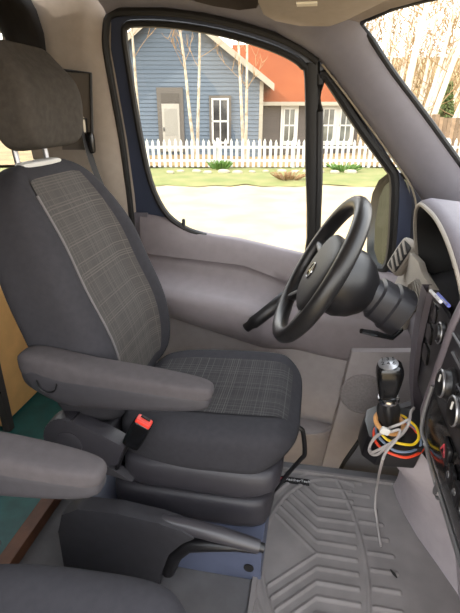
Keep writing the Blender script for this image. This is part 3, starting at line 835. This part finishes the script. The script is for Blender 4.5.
#@@CABINBITS
# ---- sun visor, overhead shelf
vz = 1.405
vp = [oz(258, 3, 1.43), oz(263, 15, 1.415), oz(275, 22, 1.405), oz(300, 27, 1.40), oz(330, 27, 1.405), oz(348, 20, 1.415)]
vis = thing('sun_visor', 'beige sun visor folded up above the windscreen corner', 'sun visor', vp[3])
VL = vp[3]
poly = [vp[0], vp[1], vp[2], vp[3], vp[4], vp[5], Vector((.16, 1.20, 1.435)), Vector((.13, 1.05, 1.45)), Vector((-.14, 1.02, 1.45))]
link('panel', shift(prism(poly, (0, 0, .022), bev=.007), VL), 'head', vis, autos=50)
tl = oz(307, 4, 1.413)
link('sticker', shift(box(tl, (.022, .014, .002), 0), VL), mat('sticker_pale', (205, 196, 176), .6), vis, smooth=False)
rows = []
for u, v in ((168, -6), (192, 0), (215, 6), (240, 10), (257, 8), (262, -2)):
    a = oz(u, v, 1.475)
    rows.append([a + Vector((0, .05, .06)), a, a + Vector((0, -.02, -.004)), a + Vector((0, -.06, .05))])
struct(link('trim_10', loft(rows), mat('overhead_dark', (48, 40, 34), .8), autos=60), 'dark lip of the overhead shelf')

# ---- seat belt on the pillar
blt = thing('seat_belt', "black seat belt hanging from the pillar behind the driver's seat", 'seat belt', oy(88, 140, 1.63))
BL = Vector(blt.location)
wp = smooth_path([oy(84, 118, 1.58), oy(86, 140, 1.575), oy(95, 170, 1.56), oy(112, 212, 1.54), oy(120, 250, 1.53)], 4)
link('webbing', shift(tube(wp, .024, 8, flat=(1, .1)), BL), 'belt', blt)
link('anchor', shift(place(rbox((.016, .012, .035), 5, 5), oy(90, 143, 1.58)), BL), 'blackg', blt)
link('guide_loop', shift(place(rbox((.018, .010, .028), 5, 5), oy(80, 125, 1.575)), BL), mat('guide_cream', (180, 168, 148), .5), blt)
a, b, c, d = oy(62, 70, 1.60), oy(91, 73, 1.60), oy(93, 150, 1.60), oy(62, 150, 1.60)
pn = tag(link('pillar_panel', prism([p - (a+c)/2 for p in (a, b, c, d)], (0, .012, 0), bev=.004), mat('panel_taupe', (96, 88, 80), .7), loc=(a+c)/2), "grey flat panel with black edge on the pillar behind the headrest", 'panel')
e = link('black_edge', tube([p - (a+c)/2 + Vector((0, -.004, 0)) for p in (a, b, c)], .005, 6), 'blackr', pn)
# ---- black curtain bunched behind the headrest
rows = []
cpts = [(-30, 62), (-10, 46), (4, 34), (14, 30), (25, 36), (36, 56), (42, 75)]
for k in range(9):
    t = k/8; row = []
    for i, (u, v) in enumerate([(-60, -14), (-20, -18), (6, -16), (26, -6), (38, 12), (46, 34), (48, 60), (46, 95), (40, 130)]):
        a = oy(u, v, 1.60)
        inn = oy(-20 + .35*(u+60)*.5, 62 + (v-60)*.35, 1.64)
        p = a.lerp(inn, t*.75) + Vector((0, -.05*sin(PI*t) + .012*sin(9*t+i), 0))
        row.append(p)
    rows.append(row)
cu = link('curtain', shift(loft(rows), oy(10, 20, 1.6)), 'curtain', loc=oy(10, 20, 1.6), autos=70)
thicken(cu, .01); tag(cu, "black curtain bunched in an arch above the driver's headrest", 'curtain')
# ---- plywood cabinet and timber strip in the living area
pc = oy(12, 380, 1.60)
cab = thing('cabinet', 'light plywood cabinet behind the driver seat above teal floor', 'cabinet', (-1.34, 1.5, -.02))
KL = Vector(cab.location)
link('carcass', shift(box((-1.36, 1.56, .27), (.14, .19, .28), .004), KL), 'wood', cab, smooth=False)
link('edge_post', shift(box((-1.19, 1.37, .30), (.016, .016, .32), .003), KL), mat('dark_edge_post', (58, 52, 50), .5), cab, smooth=False)
tag(link('timber_strip', box((0, 0, 0), (.022, .36, .024), .003), 'woodd', loc=(-.79, .80, .015), smooth=False), 'brown timber strip along the edge of the teal floor', 'timber strip')

#@@OUTSIDE
# ================================================================== OUTSIDE (built square to the street)
GZ = -.6
def OUT(s, d, z=0): return Vector((s*cos(PH) - d*sin(PH), s*sin(PH) + d*cos(PH), GZ + z))
def os_(name, bm, m, parent=None, **k): return link(name, bm, m, parent, **k)
MS = mat('street_gravel', (166, 146, 112), .95, c2=(148, 128, 96), vscale=1.2)
bm = box((0, 0, 0), (60, 60, .05), 0)
o = link('street', bm, MS, smooth=False); o.location = OUT(0, 0, -.05); struct(o, 'pale gravel street')
bm = bmesh.new()
V = []
rnd = random.Random(5)
for i in range(121):
    row = []
    for j in range(15):
        s = -20 + 50*i/120; d = 12.3 + 3.7*j/14 + (rnd.uniform(-.25, .25) if j == 0 else 0)
        row.append(bm.verts.new((s, d, .0 + .05*ss(0, 2, j) + rnd.uniform(0, .03))))
    V.append(row)
for i in range(120):
    for j in range(14): bm.faces.new((V[i][j], V[i+1][j], V[i+1][j+1], V[i][j+1]))
MG = mat('spring_grass', (92, 98, 46), .95, c2=(112, 108, 62), vscale=1.5)
o = link('lawn', bm, MG); o.location = (0, 0, GZ); o.rotation_euler.z = PH
struct(o, 'strip of spring grass before the fence')
bm = bmesh.new(); V = []
for i in range(61):
    row = []
    for j in range(41):
        s = -40 + 100*i/60; d = 16.0 + 70*(j/40)**1.3
        h = .05 + 10*ss(30, 90, d) + rnd.uniform(0, .12)
        row.append(bm.verts.new((s, d, h)))
    V.append(row)
for i in range(60):
    for j in range(40): bm.faces.new((V[i][j], V[i+1][j], V[i+1][j+1], V[i][j+1]))
o = link('hillside', bm, mat('dry_ground', (136, 112, 72), .95, c2=(112, 90, 58), vscale=.9)); o.location = (0, 0, GZ); o.rotation_euler.z = PH
struct(o, 'dry grassy yard rising to a hillside')

def outthing(name, label, cat, s, d, z=0, group=None): return thing(name, label, cat, OUT(s, d, z), PH, group)

# ---- picket fence
FD = 15.8
fen = outthing('picket_fence', 'white picket fence running along the far side of the street', 'fence', 0, FD)
MW = mat('fence_white', (190, 188, 180), .7)
s = -5.6
while s < 10.2:
    w = .043; h = .98 + random.uniform(-.025, .025)
    dx = random.uniform(-.012, .012)
    p = [(s-w, 0, .10), (s+w, 0, .10), (s+w+dx, 0, h-.10), (s+dx, 0, h), (s-w+dx, 0, h-.10)]
    link('picket', prism([Vector(q) for q in p], (0, .022, 0)), MW, fen, smooth=False)
    s += .182
for z in (.30, .72):
    link('rail', box((2.3, .055, z), (7.95, .02, .04), 0), MW, fen, smooth=False)
for i in range(7):
    link('fence_post', box((-5.4 + 2.5*i, .12, .5), (.045, .045, .5), .006), MW, fen, smooth=False)

# ---- blue house
HD = 20.0
def siding(name, c, c2, pitch):
    m = bpy.data.materials.new(name); m.use_nodes = True
    nt = m.node_tree; N = nt.nodes; L = nt.links; b = N['Principled BSDF']; b.inputs['Roughness'].default_value = .7
    tc = N.new('ShaderNodeTexCoord'); sp = N.new('ShaderNodeSeparateXYZ'); L.new(tc.outputs['Object'], sp.inputs[0])
    mu = N.new('ShaderNodeMath'); mu.operation = 'MULTIPLY'; mu.inputs[1].default_value = 1/pitch; L.new(sp.outputs['Z'], mu.inputs[0])
    fr = N.new('ShaderNodeMath'); fr.operation = 'FRACT'; L.new(mu.outputs[0], fr.inputs[0])
    fl = N.new('ShaderNodeMath'); fl.operation = 'FLOOR'; L.new(mu.outputs[0], fl.inputs[0])
    wn = N.new('ShaderNodeTexWhiteNoise'); wn.noise_dimensions = '1D'; L.new(fl.outputs[0], wn.inputs['W'])
    mx = N.new('ShaderNodeMix'); mx.data_type = 'RGBA'; mx.inputs[6].default_value = lin(c); mx.inputs[7].default_value = lin(c2)
    L.new(wn.outputs['Value'], mx.inputs[0]); L.new(mx.outputs[2], b.inputs['Base Color'])
    bp = N.new('ShaderNodeBump'); bp.inputs['Distance'].default_value = .05; bp.inputs['Strength'].default_value = .3; bp.invert = True
    L.new(fr.outputs[0], bp.inputs['Height']); L.new(bp.outputs[0], b.inputs['Normal'])
    return m
MB_ = siding('blue_clapboard', (82, 92, 102), (75, 86, 97), .13)
MT = mat('pale_trim', (146, 138, 122), .7)
MTG = mat('grey_door_trim', (86, 80, 73), .7)
hs_ = outthing('house', 'blue clapboard cottage with pale gable trim behind the picket fence', 'house', -2.19, HD)
hw, he, hp = 3.47, 2.95, 5.48
link('wall', prism([Vector(p) for p in ((-hw, 0, 0), (hw, 0, 0), (hw, 0, he), (0, 0, hp), (-hw, 0, he))], (0, 7, 0)), MB_, hs_, smooth=False)
sl = (hp-he)/hw
b = bmesh.new(); z = .3
while z < hp - .2:
    hz0 = min(hw-.02, (hp-z)/sl - .05)
    hz1 = min(hw-.02, (hp-z-.15)/sl - .05)
    vs_ = [b.verts.new(p) for p in ((-hz0, -.024, z), (hz0, -.024, z), (hz1, -.004, z+.15), (-hz1, -.004, z+.15), (-hz0, .0, z), (hz0, .0, z))]
    b.faces.new(vs_[:4]); b.faces.new((vs_[4], vs_[5], vs_[1], vs_[0]))
    z += .15
link('siding', b, MB_, hs_, smooth=False)
for sg in (-1, 1):
    rf = [(0, -.45, hp+.02), (sg*(hw+.4), -.45, he-.4*sl+.02), (sg*(hw+.4), -.45, he-.4*sl+.14), (0, -.45, hp+.15)]
    link('roof', prism([Vector(p) for p in rf], (0, 7.6, 0)), mat('roof_rust', (190, 92, 62), .6, c2=(168, 78, 54), vscale=2), hs_, smooth=False)
    rk = [(0, -.47, hp-.12), (sg*(hw+.42), -.47, he-.42*sl-.12), (sg*(hw+.42), -.47, he-.42*sl+.13), (0, -.47, hp+.13)]
    link('gable_trim', prism([Vector(p) for p in rk], (0, .05, 0)), MT, hs_, smooth=False)
    link('corner_board', box((sg*(hw-.04), -.012, he/2-.05), (.075, .02, he/2-.02), 0), MT, hs_, smooth=False)
def hdoor(par, x, z0, w, h):
    fr = link('door_surround', box((x, -.04, z0+h/2+.1), (w/2+.17, .05, h/2+.13), 0), MTG, par, smooth=False)
    link('transom', box((x, -.095, z0+h-.14), (w/2, .01, .16), 0), mat('transom_glass', (70, 64, 56), .6), fr, smooth=False)
    dr = link('front_door', box((x, -.095, z0+(h-.36)/2), (w/2, .012, (h-.36)/2), 0), mat('door_cream', (150, 145, 134), .6), fr, smooth=False)
    link('door_glass', box((x, -.11, z0+(h-.36)*.62), (w*.36, .006, (h-.36)*.28), 0), mat('door_curtain', (132, 128, 118), .4), dr, smooth=False)
    link('door_knob', box((x-w*.42, -.12, z0+.85), (.02, .02, .07), 0), 'blackr', dr, smooth=False)
    link('bottom_panel', box((x, -.11, z0+.4), (w*.36, .006, .22), 0), mat('door_cream2', (142, 137, 126), .6), dr, smooth=False)
def hwin(par, x, z0, w, h, trim, pane=(66, 64, 62), sash=.035):
    fr = link('window_surround', box((x, -.03, z0+h/2), (w/2+.13, .04, h/2+.13), 0), trim, par, smooth=False)
    link('pane', box((x, -.075, z0+h/2), (w/2, .008, h/2), 0), mat('pane_%d_%d' % (pane[0], pane[2]), pane, .12, c2=tuple(int(q*.6) for q in pane), vscale=1.6), fr, smooth=False)
    b = bmesh.new()
    for (a, c, hx_, hz_2) in ((x-w/2, z0+h/2, sash, h/2), (x+w/2, z0+h/2, sash, h/2), (x, z0+h/2, sash*.7, h/2), (x, z0, w/2+sash, sash), (x, z0+h, w/2+sash, sash), (x, z0+h/2, w/2+sash, sash)):
        box((a, -.09, c), (hx_, .012, hz_2), 0, b)
    link('sash', b, MW, fr, smooth=False)
hdoor(hs_, -.18, .28, .70, 2.15)
hwin(hs_, 1.80, .62, .62, 1.62, MTG)
# ---- wing with the rust red roof
wg = outthing('house', 'low dark wing with a rust red metal roof beside the blue cottage', 'house', 3.3, HD+.6)
link('wall', box((0, 2.2, 1.1), (2.05, 2.2, 1.1), 0), siding('dark_board', (70, 62, 58), (62, 55, 52), .16), wg, smooth=False)
MR = mat('roof_red', (118, 64, 38), .9, c2=(106, 54, 32), vscale=.5, spec=.05)
link('roof', prism([Vector(p) for p in ((-3.2, -.35, 2.12), (-3.2, 3.0, 4.55), (-3.2, 6.4, 2.12), (-3.2, 6.4, 2.02), (-3.2, 3.0, 4.40), (-3.2, -.35, 2.02))], (5.6, 0, 0)), MR, wg, smooth=False)
link('eave_board', box((-.4, -.36, 2.08), (2.8, .03, .07), 0), MT, wg, smooth=False)
for x, w in ((-.84, .46), (.78, .48), (1.50, .48)):
    hwin(wg, x, .62, w, 1.28, MW, (104, 106, 98), .03)

# ---- board fence at the right
bf = outthing('board_fence', 'weathered brown board fence behind the pickets at right', 'fence', 5.6, 18.6)
s = 0
while s < 9:
    h = 1.62 + random.uniform(-.08, .08)
    link('board', box((s, 0, h/2), (.07, .012, h/2), 0), mat('board_%d' % (int(s*7) % 3), [(118, 96, 74), (132, 108, 84), (104, 84, 64)][int(s*7) % 3], .8, .15, 6), bf, smooth=False)
    s += .155
link('rail', box((4.5, .04, .5), (4.5, .03, .05), 0), MATS['board_0'], bf, smooth=False)
link('rail', box((4.5, .04, 1.3), (4.5, .03, .05), 0), MATS['board_0'], bf, smooth=False)

# ---- trees
MK = mat('aspen_bark', (174, 164, 146), .8, c2=(138, 124, 102), vscale=5)
MKG = mat('aspen_bark_white', (206, 198, 184), .8, c2=(180, 166, 144), vscale=3)
MKT = mat('twig_bark', (140, 112, 78), .85)
def tree(name, label, s, d, lean, h, r, seed, group=None, bend=.2, nb=14, low=.25, twig=1.0):
    rnd = random.Random(seed)
    t = outthing(name, label, 'tree', s, d, 0, group)
    ld = rnd.uniform(-.04, .04)
    n = 14; tr = []
    ph = rnd.uniform(0, 6)
    for i in range(n):
        z = h*i/(n-1)
        tr.append(Vector((lean*z + bend*(sin(z*.9+ph) - sin(ph))*.35, ld*z + bend*.2*sin(z*1.1+ph), z - .1)))
    link('trunk', tube(tr, [r*(1-.75*i/(n-1)) for i in range(n)], 9), MKG if group else MK, t)
    b = bmesh.new()
    for k in range(nb):
        f = low + (1-low)*rnd.random()**.9
        i = min(n-2, int(f*(n-1))); p = tr[i].lerp(tr[i+1], f*(n-1)-i)
        a = rnd.uniform(0, 2*PI); ln = (h*.16)*(1.25-f)*rnd.uniform(.6, 1.3)*twig
        dirv = Vector((cos(a), sin(a)*.7, rnd.uniform(.3, .9)))
        pts = [p]; q = p.copy()
        for m_ in range(4):
            dirv = (dirv + Vector((rnd.uniform(-.3, .3), rnd.uniform(-.3, .3), rnd.uniform(-.05, .25)))).normalized()
            q = q + dirv*ln*.3; pts.append(q.copy())
            if m_ > 0:
                for _ in range(2):
                    e2 = (dirv + Vector((rnd.uniform(-.9, .9), rnd.uniform(-.9, .9), rnd.uniform(-.3, .5)))).normalized()
                    tube([q, q + e2*ln*.18, q + e2*ln*.32 + Vector((0, 0, .05))], [.009, .007, .004], 4, False, b)
        tube(pts, [r*.16, r*.13, r*.10, r*.07, r*.04], 5, False, b)
    link('branches', b, MKT, t)
    return t
def S_of(u, v, d, z):   # street-frame offset of a photo column at distance d and height z
    return (u-230)/FPX * (d*cos(TH) + (H-z)*sin(TH))
# five trunks in front of the cottage
for (u0, u1, d, bend, seed, lab) in ((141, 133, 18.3, .05, 11, 'white aspen trunk farthest left, by the window pillar'), (194, 178, 17.6, .22, 12, 'bent white aspen just right of the cottage door'),
        (198, 198, 18.0, .1, 13, 'straight pale aspen left of the cottage window'), (243, 237.5, 17.8, .04, 14, 'slim aspen right of the cottage window'), (245.5, 247.5, 18.2, .05, 15, 'slim aspen nearest the blue cottage corner')):
    s0 = S_of(u0, 150, d, .2); s1 = S_of(u1, 30, d, 3.2)
    tree('aspen', lab, s0 - (s1-s0)*.3, d, (s1-s0)/3.1, 7.5, .066, seed, None, bend, 16 if seed < 13 else 9, .34, 1.3)
# the grove seen through the windscreen
rnd = random.Random(21)
spots = [(382, 20.5, .01, .12), (390, 24, .04, .07), (396, 27, .05, .06), (402, 25, .05, .065), (407, 22.5, .06, .10), (414, 19.8, .08, .17), (420, 23, .1, .09), (424, 27, .1, .06), (430, 20.8, .14, .11), (436, 26, .14, .07), (441, 22, .26, .1), (450, 19.5, .28, .13), (457, 25, .25, .08), (464, 21, .25, .12), (472, 24, .25, .1),
         (385, 30, .1, .06), (411, 31, .15, .06), (445, 29, .22, .07), (482, 20, .25, .12), (368, 26, .08, .07), (358, 24, .04, .07)]
for i, (u, d, ln, r) in enumerate(spots):
    u2 = u + rnd.uniform(-1, 1)
    s = S_of(u2, 60, d, 2.2) - ln*2.8
    tree('aspen', 'bare white aspen in the grove seen through the windscreen', s, d, ln, 11 + rnd.uniform(-1, 1.5), r, 100+i, 'aspens in the grove', .25, 22, .15, 1.0)
# evergreen
ev = outthing('evergreen', 'small green conifer among the bare aspens', 'tree', S_of(447, 95, 22.5, 1.6), 22.5)
link('trunk', tube([(0, 0, 0), (0, 0, 2.9)], [.08, .02], 8), MKT, ev)
b = bmesh.new()
for k in range(420):
    z = .35 + 2.6*rnd.random(); rr = .75*(1-(z-.3)/2.9) + .05; a = rnd.uniform(0, 2*PI)
    p = Vector((0, 0, z)); q = Vector((cos(a)*rr, sin(a)*rr, z - .18*rr + rnd.uniform(-.05, .05)))
    md = p.lerp(q, .55) + Vector((rnd.uniform(-.05, .05), rnd.uniform(-.05, .05), .05))
    tube([p, md, q], [.02, .055, .012], 5, False, b)
link('foliage', b, mat('conifer_green', (92, 104, 48), .9, c2=(62, 78, 36), vscale=6), ev)
# twiggy scrub behind the grove: uncountable
b = bmesh.new()
for k in range(6500):
    s = rnd.uniform(3, 24); d = rnd.uniform(26, 36); z0 = rnd.uniform(0, 11.5); z0 += ss(30, 90, d)*10
    ln = rnd.uniform(.5, 1.7); a = rnd.uniform(-.9, .9)
    p = Vector((s, d, z0)); q = p + Vector((ln*sin(a), rnd.uniform(-.3, .3), ln*cos(a)))
    tube([p, p.lerp(q, .5) + Vector((rnd.uniform(-.1, .1), 0, 0)), q], [.026, .02, .01], 3, False, b, caps=False)
o = link('thicket', b, mat('thicket_twigs', (150, 126, 86), .9, c2=(118, 98, 64), vscale=1.5)); o.location = (0, 0, GZ); o.rotation_euler.z = PH
stuff(o, 'pale tangle of bare brush behind the grove', 'brush')
# small plants and litter by the fence
def tuft(name, label, u, v, r, h, m, n, seed):
    rd = random.Random(seed); p = oz(u, v, GZ + .04)
    b = bmesh.new()
    for k in range(n):
        a = rd.uniform(0, 2*PI); q = rd.random()**.5*r
        x, y = cos(a)*q, sin(a)*q
        tube([(x*.5, y*.5, 0), (x, y, h*rd.uniform(.4, .8)), (x*1.25, y*1.25, h*rd.uniform(.6, 1.0))], [.015, .022, .004], 4, False, b)
    return tag(link(name, b, m, loc=p), label, 'plant')
MGn = mat('plant_green', (82, 110, 40), .8, c2=(64, 96, 32), vscale=8)
tuft('plant', 'green clump at the fence foot below the cottage window', 220, 170, .38, .33, MGn, 60, 1)
tuft('plant', 'green clump at the fence foot right of the door post', 344, 172, .5, .28, MGn, 60, 2)
tuft('plant', 'dry brown clump on the grass beside the door post', 289, 180, .5, .22, mat('plant_dry', (120, 92, 58), .9), 60, 3)
MST = mat('edging_stone', (150, 140, 122), .9, .15, 5)
labs = []
for i in range(14):
    u = 168 + 14*i + random.uniform(-3, 3)
    p = oz(u, 171.5 + random.uniform(-.6, 1.2), GZ + .08)
    rr = random.uniform(.10, .2)
    st_ = link('stone', rbox((rr, rr*.6, rr*.45), 2.6, 4, lambda v, w, k=i: w*(1+.15*sin(7*v[0]+k)*cos(5*v[1]+2*k))), MST, loc=p)
    tag(st_, 'pale edging stone along the foot of the picket fence', 'stone', 'edging stones by the fence')

# ---- driver's wing mirror outside the quarter window
mc = oy(385, 224, 1.98)
wm = thing('wing_mirror', "dark wing mirror outside the driver's quarter window", 'mirror', mc)
out = [(396, 172), (388, 174), (380, 182), (374, 196), (369, 225), (368, 255), (373, 268), (385, 272), (402, 274), (415, 268), (418, 230), (416, 180), (408, 171)]
pr = [oy(u, v, 1.98) - mc for u, v in out]
nv = Vector((-.80, -.60, .0)).normalized()
sx = Vector((.6, -.8, 0))
pr = [sx*(p.x*-1)*.0 + Vector((p.x, -(p.x)*1.2, p.z)) for p in pr]
rows = [[p for p in pr], [p*1.04 + Vector((.03, .05, 0)) for p in pr], [p*.92 + Vector((.07, .12, 0)) for p in pr], [p*.5 + Vector((.09, .16, 0)) for p in pr]]
link('housing', loft(rows, None, True, False), mat('mirror_housing', (34, 40, 38), .45), wm, autos=60)
b = bmesh.new(); b.faces.new([b.verts.new(Vector((p.x*.72, p.y*.72, p.z*.88)) + Vector((.012, -.006, 0))) for p in pr])
link('mirror_glass', b, mat('mirror_silver', (80, 86, 84), .04, metal=1), wm, smooth=False)
link('mirror_arm', tube([Vector((.06, .05, -.2)), Vector((.02, -.1, -.34)), Vector((.0, -.16, -.38))], .03, 8), MATS['mirror_housing'], wm)

#@@LIGHT
# ================================================================== LIGHT
w = bpy.data.worlds.new('sky'); S.world = w; w.use_nodes = True
nt = w.node_tree; bg = nt.nodes['Background']
tc = nt.nodes.new('ShaderNodeTexCoord'); sp = nt.nodes.new('ShaderNodeSeparateXYZ')
nt.links.new(tc.outputs['Generated'], sp.inputs[0])
cr = nt.nodes.new('ShaderNodeValToRGB')
cr.color_ramp.elements[0].position = .0; cr.color_ramp.elements[0].color = (1.0, .955, .89, 1)
cr.color_ramp.elements[1].position = .8; cr.color_ramp.elements[1].color = (.88, .93, 1.0, 1)
nt.links.new(sp.outputs['Z'], cr.inputs[0]); nt.links.new(cr.outputs[0], bg.inputs['Color'])
bg.inputs['Strength'].default_value = 2.1
sd = bpy.data.lights.new('sun', 'SUN'); sd.energy = 2.2; sd.angle = rad(.6); sd.color = (1, .93, .82)
so = bpy.data.objects.new('sun', sd); COL.objects.link(so)
dirv = Vector((.78, .42, -.72))
so.rotation_euler = dirv.to_track_quat('-Z', 'Y').to_euler()

vs = S.view_settings
vs.view_transform = 'Standard'; vs.look = 'None'; vs.gamma = 1; vs.exposure = 1.4
vs.use_curve_mapping = False
S.cycles.use_denoising = True
S.cycles.max_bounces = 10
S.cycles.diffuse_bounces = 6
S.cycles.transparent_max_bounces = 16
